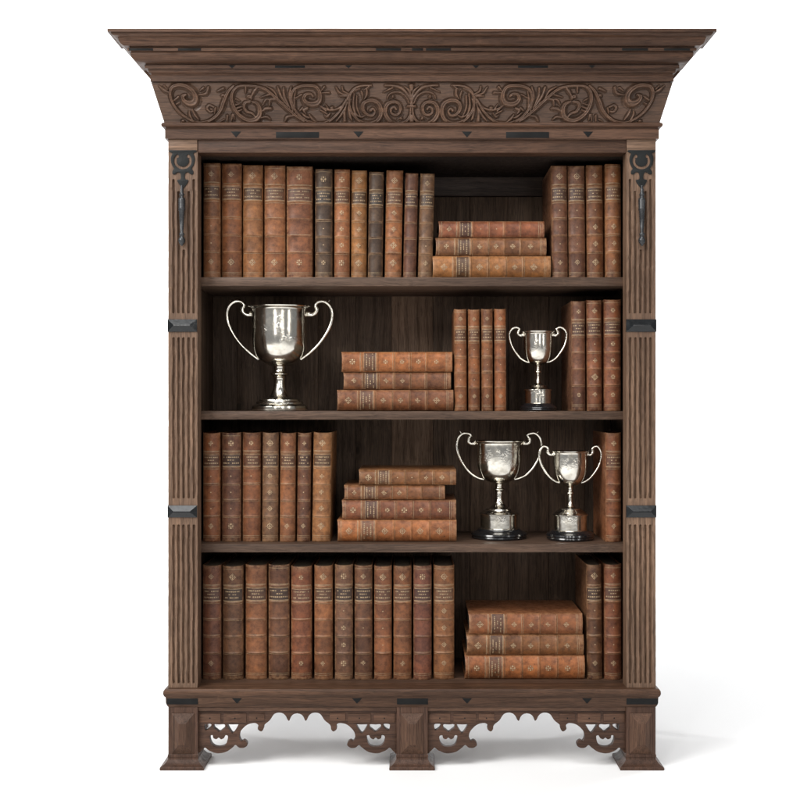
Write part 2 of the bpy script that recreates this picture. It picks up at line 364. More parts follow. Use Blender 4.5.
# carved frieze: a relief worked into the sloping board
def build_frieze():
    YT, YB = 82.4, 122.6
    pT = pz([(151.0, YT)])[0][0]; pB = pz([(164.0, YB)])[0][0]
    sc = 1 / 11.43
    strokes = []        # (pts px, radii px, height m, kind)
    def s(ox, pts, r, h=0.0052, kind='round', n=7):
        k = len(pts); rr = list(r) if isinstance(r, (list, tuple)) else [r]
        if len(rr) == 1: rr = rr * k
        elif len(rr) != k: rr = list(np.interp(np.linspace(0, 1, k), np.linspace(0, 1, len(rr)), rr))
        q = catmull([(ox + x * sc, 78 + y * sc, rad * sc) for (x, y), rad in zip(pts, rr)], n)
        strokes.append((np.array(q), h, kind))
    A, B, Cc, D = 410, 470, 530, 600
    # A: centre palmette and the two facing volutes
    s(A, [(30, 330), (40, 430), (90, 500), (180, 528), (260, 508), (318, 440), (332, 370), (300, 300), (230, 275), (170, 295), (150, 350), (172, 408), (220, 422), (262, 398), (262, 352), (225, 332), (203, 358)], [10, 16, 20, 26, 32, 34, 32, 27, 24, 22, 20, 18, 17, 16, 15, 14, 14], 0.0062, 'ribbon')
    s(A, [(8, 330), (20, 270), (60, 195), (130, 120), (220, 90), (320, 84)], [18, 20, 22, 22, 18, 14])
    s(A, [(14, 250), (45, 150), (100, 98)], [16, 18, 10])
    s(A, [(45, 290), (80, 220), (140, 170), (220, 162), (280, 190), (302, 235)], [12, 15, 16, 14, 12, 8])
    s(A, [(236, 208), (238, 216)], [18, 18], 0.0055); s(A, [(240, 112), (345, 160)], [14, 26, 8])
    s(A, [(150, 458), (140, 468)], [20, 14], 0.0055); s(A, [(185, 470), (120, 420)], [12, 6], 0.003)
    s(A, [(15, 325), (65, 325)], [20, 16], 0.0066); s(A, [(14, 425), (14, 470), (14, 515)], [10, 32, 10], 0.0062); s(A, [(14, 90), (14, 118), (14, 150)], [26, 20, 8], 0.0062)
    s(A, [(505, 372), (478, 350), (455, 385), (485, 428), (545, 420), (590, 370), (588, 305), (540, 265), (470, 260), (405, 295), (378, 370), (398, 450), (455, 505), (545, 522), (640, 495), (715, 420), (752, 320), (738, 205), (680, 125), (600, 92), (480, 84)], [20, 15, 15, 18, 20, 24, 26, 27, 28, 30, 31, 30, 27, 25, 22, 20, 19, 18, 17, 14, 10], 0.0064, 'ribbon')
    s(A, [(700, 250), (712, 335), (680, 415), (620, 446), (572, 428)], [8, 14, 15, 14, 10], 0.005)
    s(A, [(535, 130), (540, 190), (575, 245)], [16, 18, 8]); s(A, [(600, 150), (585, 200), (590, 240)], [14, 12, 6]); s(A, [(505, 95), (560, 130)], [14, 8])
    # B
    s(B, [(-70, 120), (0, 150), (60, 205), (110, 280), (180, 340), (260, 366), (330, 360), (400, 322)], [10, 14, 18, 18, 17, 16, 15, 8])
    s(B, [(100, 250), (170, 360), (260, 450), (350, 508), (450, 526), (560, 506), (650, 450), (712, 370), (738, 280), (725, 190), (680, 125), (600, 95), (520, 88), (440, 100), (400, 155), (396, 225), (432, 285), (500, 305), (565, 285), (590, 235), (560, 190), (505, 185), (480, 210)], [12, 16, 18, 20, 22, 22, 20, 18, 18, 18, 19, 20, 22, 24, 26, 30, 36, 38, 34, 28, 22, 18, 16], 0.0064, 'ribbon')
    for pts, r in (([(0, 180), (18, 300), (5, 410), (-20, 490)], [12, 18, 18, 12]), ([(40, 240), (75, 340), (65, 440), (50, 480)], [10, 18, 22, 12]), ([(88, 280), (128, 380), (135, 490)], [10, 20, 25]), ([(120, 340), (180, 430), (240, 495)], [10, 18, 10]), ([(-30, 200), (-20, 330), (-60, 450)], [12, 16, 10]),
                   ([(50, 190), (120, 150), (132, 92)], [12, 15, 10]), ([(70, 200), (160, 172), (205, 100)], [12, 16, 10]), ([(90, 208), (175, 205)], [14, 8]),
                   ([(270, 340), (282, 342)], [20, 18]), ([(315, 360), (350, 295)], [14, 8]), ([(350, 375), (415, 315)], [15, 9]), ([(300, 400), (340, 440), (370, 425)], [10, 18, 10]), ([(340, 410), (415, 365)], [16, 9]),
                   ([(290, 165), (385, 170)], [15, 9]), ([(335, 100), (382, 150)], [15, 8]), ([(480, 505), (525, 465), (552, 420)], [10, 20, 12]), ([(565, 345), (610, 370), (590, 410)], [20, 22, 10]), ([(620, 340), (660, 375)], [16, 10]), ([(610, 190), (700, 235)], [14, 9]), ([(560, 455), (600, 440), (640, 400)], [14, 22, 10])):
        s(B, pts, r, 0.0050)
    # C
    s(Cc, [(-60, 500), (20, 440), (120, 345), (220, 240), (330, 135), (440, 98), (560, 88), (645, 100), (715, 155), (748, 240), (742, 340), (700, 425), (615, 485), (525, 480), (460, 425), (440, 350), (460, 295), (505, 275)], [12, 20, 24, 24, 22, 18, 16, 17, 20, 24, 27, 29, 32, 34, 34, 30, 24, 16], 0.0062, 'ribbon')
    s(Cc, [(545, 272), (600, 285), (625, 335), (600, 385), (545, 405), (510, 450)], [16, 20, 22, 20, 17, 12], 0.0060, 'ribbon')
    s(Cc, [(420, 105), (465, 150), (500, 195), (520, 240)], [14, 20, 14, 14]); s(Cc, [(530, 215), (542, 215)], [28, 26], 0.0058, 'ribbon')
    for pts, r in (([(30, 410), (20, 250), (-10, 150)], [12, 16, 10]), ([(55, 380), (70, 220), (30, 100)], [12, 20, 12]), ([(85, 345), (128, 200), (118, 110)], [12, 20, 14]), ([(105, 325), (165, 210), (185, 105)], [10, 22, 16]), ([(200, 245), (240, 150), (310, 100)], [10, 18, 10]), ([(150, 290), (230, 245), (300, 250), (325, 315)], [14, 20, 17, 10]), ([(290, 245), (350, 250), (400, 310)], [12, 15, 7]), ([(300, 190), (405, 220)], [16, 9]),
                   ([(50, 430), (130, 445), (170, 495)], [12, 20, 9]), ([(310, 345), (370, 350), (420, 380)], [18, 22, 10]), ([(340, 475), (380, 445), (450, 455)], [9, 18, 10]), ([(555, 105), (570, 165)], [16, 10]), ([(650, 325), (725, 350)], [10, 18]), ([(655, 360), (712, 382)], [8, 14]), ([(660, 290), (720, 310)], [8, 14]), ([(765, 420), (775, 480)], [14, 8]), ([(700, 240), (660, 260)], [14, 8])):
        s(Cc, pts, r, 0.0050)
    # D
    s(D, [(-110, 90), (-30, 160), (50, 275), (110, 370), (200, 450), (300, 498), (420, 512), (520, 470), (605, 390), (648, 290), (650, 190), (610, 115), (540, 85), (450, 92), (380, 145), (360, 220), (395, 280), (455, 295), (505, 265), (512, 215), (470, 190)], [14, 20, 24, 22, 20, 18, 18, 18, 18, 19, 20, 22, 24, 30, 36, 40, 44, 44, 36, 24, 14], 0.0066, 'ribbon')
    for pts, r in (([(185, 105), (230, 175), (320, 192)], [16, 18, 9]), ([(240, 110), (300, 150)], [15, 8]), ([(165, 345), (190, 405)], [16, 10]), ([(400, 475), (430, 420), (440, 355)], [12, 22, 10]), ([(470, 490), (490, 430), (480, 370)], [12, 20, 10]), ([(560, 215), (625, 255)], [16, 12]), ([(570, 280), (615, 300)], [12, 12]), ([(655, 165), (700, 140), (748, 88)], [12, 22, 10]), ([(665, 125), (690, 90)], [14, 12]), ([(585, 490), (598, 492)], [20, 18]), ([(45, 430), (62, 495)], [16, 9]), ([(15, 120), (90, 150)], [18, 12]), ([(30, 195), (48, 200)], [20, 18]), ([(-20, 420), (10, 490)], [16, 8]), ([(90, 470), (150, 500)], [10, 6])):
        s(D, pts, r, 0.0050)
    s(D, [(185, 330), (230, 310), (265, 345), (240, 385), (200, 378)], [14, 15, 15, 14, 10], 0.005, 'ribbon')
    # raster of heights in photo pixels, both halves
    step = 0.30
    xs = np.arange(151.0, 673.01, step); ys = np.arange(YT, YB + 0.01, step)
    Hh = np.zeros((len(ys), len(xs))); near = np.full(Hh.shape, 9.0)
    GX, GY = np.meshgrid(xs, ys)
    for q, h, kind in strokes:
        for mir in (0, 1):
            qq = q.copy()
            if mir: qq[:, 0] = 823.4 - qq[:, 0]
            rmax = qq[:, 2].max() * 2.2 + 1
            x0, x1 = qq[:, 0].min() - rmax, qq[:, 0].max() + rmax
            i0, i1 = np.searchsorted(xs, x0), np.searchsorted(xs, x1)
            if i1 <= i0: continue
            gx, gy = GX[:, i0:i1], GY[:, i0:i1]
            best = np.full(gx.shape, 9e9); br = np.ones(gx.shape)
            for a, b in zip(qq[:-1], qq[1:]):
                dx, dy = b[0] - a[0], b[1] - a[1]; L = dx * dx + dy * dy + 1e-9
                t = np.clip(((gx - a[0]) * dx + (gy - a[1]) * dy) / L, 0, 1)
                dd = np.hypot(gx - a[0] - t * dx, gy - a[1] - t * dy); r = (a[2] + t * (b[2] - a[2])) * 0.98
                m = dd / r < best
                best = np.where(m, dd / r, best)
            u = np.clip(best, 0, 1); near[:, i0:i1] = np.minimum(near[:, i0:i1], best)
            if kind == 'ribbon': pr = np.where(u < 1, (1 - u ** 5) * (0.74 + 0.26 * np.sin(np.pi * np.clip(u * 1.05, 0, 1)) ** 2), 0)
            else: pr = np.sqrt(np.clip(1 - u * u, 0, 1))
            Hh[:, i0:i1] = np.maximum(Hh[:, i0:i1], pr * h)
    rs = np.random.RandomState(3)
    low = rs.randn(12, 110); # uneven tool-worked ground
    from_y = np.interp(np.linspace(0, 11, len(ys)), np.arange(12), np.arange(12))
    iy = np.clip(from_y.astype(int), 0, 10); fy = from_y - iy
    fx = np.linspace(0, 109, len(xs)); ix = np.clip(fx.astype(int), 0, 108); fx = fx - ix
    g = (low[iy][:, ix] * (1 - fx) + low[iy][:, ix + 1] * fx) * (1 - fy)[:, None] + (low[iy + 1][:, ix] * (1 - fx) + low[iy + 1][:, ix + 1] * fx) * fy[:, None]
    edge = np.minimum(np.minimum(GY - YT, YB - GY), 1e9)
    Z = Hh * 1.9 * np.clip(edge / 1.0, 0, 1) - (0.0030 + 0.0036 * np.clip((1.9 - near) / 0.9, 0, 1)) * np.clip(edge / 1.0, 0, 1) + g * 0.00022
    k = np.array([0.25, 0.5, 0.25])                     # soften the cut edges a little
    Zp = np.pad(Z, 1, mode='edge'); Z = Zp[:-2, 1:-1] * .2 + Zp[2:, 1:-1] * .2 + Zp[1:-1, 1:-1] * .6
    Zp = np.pad(Z, 1, mode='edge'); Z = Zp[1:-1, :-2] * .2 + Zp[1:-1, 2:] * .2 + Zp[1:-1, 1:-1] * .6
    tt = (ys - YT) / (YB - YT); pp = pT + (pB - pT) * tt
    zz = np.array([PZ(y, -p) for y, p in zip(ys, pp)])
    u = (xs - 412.0) / 261.0                                 # -1..1 across
    X = u[None, :] * (W + pp)[:, None]; Y = -(pp[:, None] - 0.0015) - Z; ZZ = np.repeat(zz[:, None], len(xs), 1)
    V = np.stack([X, Y, ZZ], -1).reshape(-1, 3); nx, ny = len(xs), len(ys)
    idx = np.arange(nx * ny).reshape(ny, nx)
    F = np.stack([idx[:-1, :-1], idx[1:, :-1], idx[1:, 1:], idx[:-1, 1:]], -1).reshape(-1, 4)
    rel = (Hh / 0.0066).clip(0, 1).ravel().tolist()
    V = V.tolist(); F = F.tolist()
    b = len(V)                                                # the solid board behind the carving
    for p, z in ((pT, zz[0]), (pB, zz[-1])):
        V += [(-(W + p), DB, z), (W + p, DB, z)]
    F += [[0 if k == 0 else idx[k, 0] for k in range(ny)][::-1] + [b, b + 2][0:2], [int(idx[k, -1]) for k in range(ny)] + [b + 3, b + 1], [b, b + 1, b + 3, b + 2]]
    F = [[int(q) for q in f] for f in F]
    me = bpy.data.meshes.new('frieze'); me.from_pydata(V, [], F); me.update()
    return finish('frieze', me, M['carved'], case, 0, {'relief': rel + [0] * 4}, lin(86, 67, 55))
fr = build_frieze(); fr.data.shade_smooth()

# dark inlays in the mouldings
def inlay(x0, x1, y0, y1, d, parent, tri=False, color=None):
    if tri:
        xm = (x0 + x1) / 2
        return cutout('inlay', [[(PX(x0, d), PZ(y0, d)), (PX(xm, d), PZ(y1, d)), (PX(x1, d), PZ(y0, d))]], d - 0.0006, 0.003, M['inlay'], parent, 0.0003)
    return box('inlay', (PX(x0, d), PX(x1, d), d - 0.0006, d + 0.003, PZ(y1, d), PZ(y0, d)), M['inlay'], parent, 0.0003)
d1 = -pz([(127.6, 49)])[0][0]; d2 = -pz([(144.8, 66)])[0][0]; d3 = -pz([(164.9, 130)])[0][0]
for a, b in ((128.8, 153), (178, 201), (376, 401), (412, 423), (426, 451), (622, 648), (664, 690)): inlay(a, b, 48.2, 50.6, d1, cornice)
for a, b in ((275, 305), (518, 548)): inlay(a, b, 65.4, 68.0, d2, cornice)
for c in (232, 348.5, 476, 592): inlay(c - 3.5, c + 3.5, 65.3, 68.3, d2, cornice, True)
for a, b in ((276, 319), (506, 549)): inlay(a, b, 132.0, 138.0, d3, architrave)
for c in (236, 358.5, 467, 588): inlay(c - 5, c + 5, 131.6, 137.4, d3, architrave, True)

# top rail, cap blocks over the pilasters
zt0 = arch[-1][1]
box('top_rail', (PX(197.6), PX(626.4), 0.002, 0.05, PZ(152.6), zt0 + 0.001), M['wood_x'], case, 0.001, OAK_RED)
for s_, (a, b) in ((-1, (168.2, 197.3)), (1, (626.7, 655.8))):
    box('cap_block', (PX(a), PX(b), -0.001, 0.05, PZ(151.2), zt0 + 0.001), M['wood_x'], case, 0.001, OAK_PALE)

# carcass
for s_ in (-1, 1):
    a, b = sorted((s_ * 0.556, s_ * 0.600)); box('side_panel', (a, b, 0.05, DB, PZ(706), PZ(128)), M['wood_z'], case, 0.001, OAK_IN)
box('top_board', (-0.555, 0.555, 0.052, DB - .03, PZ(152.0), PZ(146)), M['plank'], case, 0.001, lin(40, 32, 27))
# back of upright planks, each with its own tone
planks = [204, 237, 279, 318, 356, 391.5, 433, 470, 508, 549, 585, 620]
bd = 0.355
bmk = None
rp = random.Random(4)
back = thing('back_panel', '', 'x'); del back['label']; del back['category']; back.parent = case
for a, b in zip(planks, planks[1:]):
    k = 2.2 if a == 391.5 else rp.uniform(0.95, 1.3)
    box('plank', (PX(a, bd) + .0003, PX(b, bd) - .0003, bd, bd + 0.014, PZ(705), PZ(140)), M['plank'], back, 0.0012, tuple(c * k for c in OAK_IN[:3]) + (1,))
box('light_stop_sheet', (-0.556, 0.556, bd + 0.0145, bd + 0.024, PZ(705), PZ(140)), M['plank'], back, 0, tuple(c * .3 for c in OAK_IN[:3]) + (1,))  # dark sheet added to keep light from leaking through the plank gaps
box('back_rail', (-0.555, 0.555, bd - 0.016, bd - 0.0005, PZ(196, bd - .016), PZ(140, bd)), M['wood_x'], case, 0.0015, lin(66, 54, 47))

# shelves
SH = {}
for key, yt, yb in (('top', 277.2, 286.2), ('second', 411.2, 419.6), ('third', 544.0, 552.4)):
    z1, z0 = PZ(yt, 0.05), PZ(yb, 0.05); SH[key] = z1
    box('shelf', (-0.5555, 0.5555, 0.05, bd - 0.001, z0, z1), M['wood_x'], case, 0.0014, lin(84, 67, 56))
SH['bottom'] = PZ(680, 0.09)
box('bottom_board', (-0.5555, 0.5555, 0.0, bd - 0.001, PZ(703), SH['bottom']), M['wood_x'], case, 0.0014, lin(84, 64, 52))

# fluted pilasters
def pilaster(xa, xb, sgn):
    x0, x1 = PX(xa), PX(xb)
    cx = [PX(xa + o) for o in (5.4, 10.4, 15.3, 20.5, 25.6)]
    if sgn > 0: cx = [PX(xb - o) for o in (5.4, 10.4, 15.3, 20.5, 25.6)][::-1]
    gr = 0.0029; gd = 0.0085
    xs = [x0]
    for c in cx:
        for t in (-1.25, -1, -.85, -.6, -.3, 0, .3, .6, .85, 1, 1.25): xs.append(c + t * gr)
    xs.append(x1); xs = sorted(xs)
    panels = [(PZ(y1), PZ(y0)) for y0, y1 in ((179, 313.5), (337.2, 498.5), (524.5, 683.5))]
    tops = [(0, 12, 70.5, 12, 0), (0,) * 5, (0,) * 5]
    ztop, zbot = PZ(151.4), PZ(688.6)
    zs = list(np.arange(zbot, ztop, 0.0045)) + [ztop]
    for (b, t), tp in zip(panels, tops):
        for o in {0} | set(tp):
            for e, sg in ((b, 1), (t - o / 400, -1)):
                zs += [e + sg * q for q in (0, .0004, .001, .002, .003)]
    zs = sorted(set(round(z, 5) for z in zs))
    rnd = random.Random(11 + sgn); ph = [rnd.uniform(0, 6) for _ in range(10)]
    V, F = [], []
    for z in zs:
        wob = 0.0002 * math.sin(z * 23 + ph[0]) + 0.0002 * math.sin(z * 61 + ph[1])
        for x in xs:
            dep = 0
            for (b, t), tp in zip(panels, tops):
                if b - .002 < z < t + .002:
                    for i, c in enumerate(cx):
                        cc = c + wob + 0.00018 * math.sin(z * 60 + ph[i + 2]); tt = t - tp[i] / 400
                        zc = min(max(z, b + gr), tt - gr)
                        q = math.hypot(x - cc, z - zc) / gr
                        if q < 1: dep = max(dep, gd * math.sqrt(1 - q ** 3.4) * (0.9 + 0.1 * math.sin(z * 140 + ph[i])))
            chip = 0
            if x in (x0, x1): chip = 0.0006 * max(0, math.sin(z * 37 + ph[3]) * math.sin(z * 171 + ph[4]))
            V.append((x + (chip if x == x0 else -chip), dep + 0.00025 * math.sin(z * 30 + x * 50 + ph[5]), z))
    nx = len(xs)
    for j in range(len(zs) - 1):
        for i in range(nx - 1): F.append((j * nx + i, j * nx + i + 1, (j + 1) * nx + i + 1, (j + 1) * nx + i))
    b = len(V)
    for z in (zs[0], zs[-1]): V += [(x0, 0.05, z), (x1, 0.05, z)]
    nz = len(zs)
    F.append([b] + [j * nx for j in range(nz)] + [b + 2]); F.append([b + 3] + [j * nx + nx - 1 for j in range(nz)][::-1] + [b + 1])
    F.append([b, b + 2, b + 3, b + 1]); F.append(list(range(nx)) + [b + 1, b]); F.append([(nz - 1) * nx + i for i in range(nx)][::-1] + [b + 2, b + 3])
    o = link_mesh('pilaster', V, F, M['wood_z'], case, 50, None, OAK_PALE)
    # mitred black blocks
    for ya, yb in ((319.2, 332.0), (505.2, 517.6)):
        zt, zb = PZ(ya), PZ(yb); zm = (zt + zb) / 2; xi = 0.016; e = 0.0006
        bx0, bx1 = x0 - 0.001, x1 - (0.001 if sgn < 0 else -0.001)
        VV = [(bx0, .003, zb), (bx1, .003, zb), (bx1, .003, zt), (bx0, .003, zt), (bx0, -.003, zb + e), (bx1, -.003, zb + e), (bx1, -.003, zt - e), (bx0, -.003, zt - e), (bx0 + xi, -.013, zm - .0012), (bx1 - xi, -.013, zm - .0012), (bx1 - xi, -.013, zm + .0012), (bx0 + xi, -.013, zm + .0012)]
        FF = [(0, 1, 5, 4), (1, 2, 6, 5), (2, 3, 7, 6), (3, 0, 4, 7), (4, 5, 9, 8), (5, 6, 10, 9), (6, 7, 11, 10), (7, 4, 8, 11), (8, 9, 10, 11), (3, 2, 1, 0)]
        link_mesh('mitred_block', VV, FF, M['ebony'], o, 20)
    # pierced iron plate
    mx = 183.0 if sgn < 0 else 641.3
    def q(x, y): return (PX(mx + (x - 167) / 7.27), PZ(145 + y / 7.27))
    half = [(167, 40), (215, 40), (264, 40), (262, 52), (243, 62), (252, 88), (253, 118), (243, 150), (230, 172), (242, 192), (240, 212), (222, 212), (204, 198), (186, 205), (180, 228), (184, 250), (206, 256), (200, 276), (182, 300)]
    outl = half + [(167, 318)] + [(334 - x, y) for x, y in half[1:]][::-1]
    outl = [tuple(p) for p in catmull(outl, 3, True)]
    hole = []
    for a in np.linspace(42, -222, 40): hole.append((167 + 65 * math.cos(R(a)), 116 - 62 * math.sin(R(a))))
    hole += [(128, 66), (140, 80), (136, 94), (122, 96)]
    for a in np.linspace(-205, 25, 26): hole.append((167 + 44 * math.cos(R(a)), 116 - 40 * math.sin(R(a)) + 2))
    hole += [(212, 96), (198, 94), (194, 80), (206, 66)]
    cutout('iron_plate', [[q(*p) for p in outl], [q(*p) for p in hole]], -0.0026, 0.0030, M['iron'], o, 0.0005)
    # turned drop handle
    V, F = [], []
    pr = [(300, 7), (318, 9), (330, 14), (345, 12), (358, 16), (368, 21), (378, 14), (388, 17), (396, 25), (412, 26), (465, 24), (478, 26), (486, 21), (560, 17), (640, 12), (648, 19), (660, 19), (668, 13), (680, 20), (692, 25), (706, 25), (718, 20), (728, 12), (738, 5)]
    r_ = [(r / 7.27 / 400, PZ(145 + y / 7.27)) for y, r in pr][::-1]
    add_lathe(V, F, r_, 20, PX(mx - 0.3), -0.012)
    add_lathe(V, F, [(0.0025, 0), (0.0025, 0.011)], 10, 0, 0)
    for i in range(len(V) - 20, len(V)):          # the pin it hangs from
        x, y, z = V[i]; V[i] = (PX(mx - .3) + x, -0.0005 - z, PZ(145 + 330 / 7.27) + y)
    link_mesh('drop_handle', V, F, M['iron_bright'], o, 50)
    return o
pilaster(168.2, 197.6, -1); pilaster(626.4, 655.8, 1)

# base moulding
bm_ = [(0.0, PZ(687.6)), (0.0075, PZ(689.2, -.0075)), (0.0105, PZ(691.2, -.01)), (0.0112, PZ(694, -.011)), (0.009, PZ(696.4, -.01)), (0.0058, PZ(697.4, -.006)), (0.0052, PZ(703, -.005)), (0.003, PZ(705.6, -.004)), (0.0, PZ(707.0))]
basem = loft('base_moulding', bm_, M['moulding'], case, lin(86, 64, 50), back=0.05)
for a, b in ((166.6, 198), (397, 428), (626.5, 657.8)): inlay(a, b, 698.4, 704.4, -0.0056, basem)
for c in (237, 357, 467, 587): inlay(c - 5, c + 5, 698.2, 703.6, -0.0056, basem, True)

# feet: block with mitred panel on a splayed toe
def foot(xa, xb):
    x0, x1 = PX(xa), PX(xb); dep = 0.085; V, F = [], []
    rings = [(0, 707.2), (0, 754.2), (0.0012, 755.0), (0.0012, 757.4), (0.0004, 757.8), (0.0006, 760.0), (0.0025, 761.2), (0.0050, 763.2), (0.0088, 765.4), (0.0132, 767.2), (0.0165, 768.2), (0.0178, 769.4), (0.0182, 770.8), (0.0172, 772)]
    zs = [PZ(y, -p) for p, y in rings]; z_end = zs[-1]; zs = [z if i < 2 else z - z_end * ((y_ - 754) / 18) for i, (z, y_) in enumerate(zip(zs, [r[1] for r in rings]))]
    for (p, y), z in zip(rings, zs):
        V += [(x0 - p, -p, z), (x1 + p, -p, z), (x1 + p, dep + p, z), (x0 - p, dep + p, z)]
    for j in range(len(rings) - 1):
        for k in range(4):
            k2 = (k + 1) % 4; F.append((j * 4 + k, j * 4 + k2, (j + 1) * 4 + k2, (j + 1) * 4 + k))
    F.append((0, 1, 2, 3)); n = (len(rings) - 1) * 4; F.append((n + 3, n + 2, n + 1, n))
    o = link_mesh('foot', V, F, M['wood_z'], case, 25, None, OAK_DK)
    m = (xa + xb) / 2; a, b = PX(m - 11.3), PX(m + 11.3); i0, i1 = PX(m - 3.6), PX(m + 3.6)
    za, zb, zc_, zd = PZ(713.2), PZ(753.5), PZ(722.5), PZ(743.5)
    VV = [(a, .001, zb), (b, .001, zb), (b, .001, za), (a, .001, za), (a, -.0016, zb), (b, -.0016, zb), (b, -.0016, za), (a, -.0016, za), (i0, -.0145, zd), (i1, -.0145, zd), (i1, -.0145, zc_), (i0, -.0145, zc_)]
    FF = [(0, 1, 5, 4), (1, 2, 6, 5), (2, 3, 7, 6), (3, 0, 4, 7), (4, 5, 9, 8), (5, 6, 10, 9), (6, 7, 11, 10), (7, 4, 8, 11), (8, 9, 10, 11), (3, 2, 1, 0)]
    link_mesh('mitred_panel', VV, FF, M['wood_z'], o, 20, None, lin(84, 62, 49))
foot(168.4, 197.8); foot(396.6, 427.6); foot(626.2, 655.6)
for s_ in (-1, 1):
    a, b = sorted((s_ * 0.575, s_ * 0.605)); box('rear_foot', (a, b, DB - 0.03, DB, 0, PZ(706)), M['wood_z'], case, 0.001, OAK_DK)

# pierced and scalloped aprons between the feet
H_OUT = [(0, 713.2), (4, 714.4), (6.4, 717), (8, 720.6), (9.6, 719.6), (11.4, 716), (14.4, 713.3), (19, 712.6), (23.4, 714.4), (27.4, 720.2), (33.0, 725), (34, 729.4), (36.2, 731.4), (39.3, 729), (38.9, 725), (42.6, 723), (50, 724.8), (56.4, 731), (58, 737), (56, 741.6), (53.3, 740.8), (50.6, 742.6), (50.2, 745.6), (53.5, 747.8), (58, 747.6), (61.6, 745.0), (65, 747.8), (71.5, 752), (80.5, 753.2), (88.2, 750.4), (92, 747.6), (95, 750), (99, 754.2)]
HOLES = [[(59.0, 724.4), (64.5, 724.4), (70.2, 724.4), (69.8, 726.2), (67.6, 730.2), (64.6, 733.8), (61.6, 730.2), (59.4, 726.2)],
         [(72.4, 724.4), (78, 724.4), (83.2, 724.4), (83.4, 728), (80.8, 730.4), (78, 732.4), (75.2, 730.4), (72.4, 728)],
         [(85.8, 724.2), (92.2, 724.2), (92.4, 728.2), (91.6, 730.8), (89.4, 730.0), (86.8, 727.6)],
         [(69, 736.6), (71.8, 735.2), (73.2, 738.0), (76, 739.2), (78.4, 737.6), (80.8, 739.2), (83.6, 738), (84.4, 735.2), (87.2, 736), (87.4, 740), (85.4, 744.6), (81.6, 747.2), (76, 747.4), (71.2, 744.6)]]
def apron(bc, hw):
    d = 0.012; k = hw / 99.0
    def q(dx, y): return (PX(bc + dx * k, d), PZ(y, d))
    right = [(p[0], p[1]) for p in catmull(H_OUT, 4)]
    right = [(max(0, x), y) for x, y in right]
    outl = [q(x, y) for x, y in right] + [q(99.4, 754), q(99.4, 706.6), q(-99.4, 706.6), q(-99.4, 754)] + [q(-x, y) for x, y in right[1:]][::-1]
    loops = [outl]
    for h in HOLES:
        hh = catmull(h, 4, True)
        loops.append([q(x, y) for x, y in hh]); loops.append([q(-x, y) for x, y in hh])
    o = cutout('apron', loops, d, 0.020, M['wood_x'], case, 0.0007, OAK_DK)
    box('rail', (PX(bc - 99.2 * k), PX(bc + 99.2 * k), 0.004, d - 0.0002, PZ(711.4), PZ(706.8)), M['wood_x'], o, 0.001, lin(92, 69, 55))
    for s_ in (-1, 1):
        for a, b in ((97.6, 76.4), (73.4, 50.6), (48.2, 32.5)):
            xa, xb = sorted((PX(bc + s_ * a * k, d), PX(bc + s_ * b * k, d)))
            t = box('tablet', (xa, xb, d - 0.0022, d + 0.001, PZ(722.6, d) if abs(b) > 40 else PZ(720.6, d), PZ(713.4, d)), M['wood_x'], o, 0.0008, lin(92, 68, 54))
            V, F = [], []; add_ball(V, F, ((xa + xb) / 2, d - 0.0024, PZ(718.0, d)), 0.0017, 10, 6, (1, .5, 1)); link_mesh('peg', V, F, M['inlay'], t, 50)
apron(297.2, 99.2); apron(526.9, 99.2)

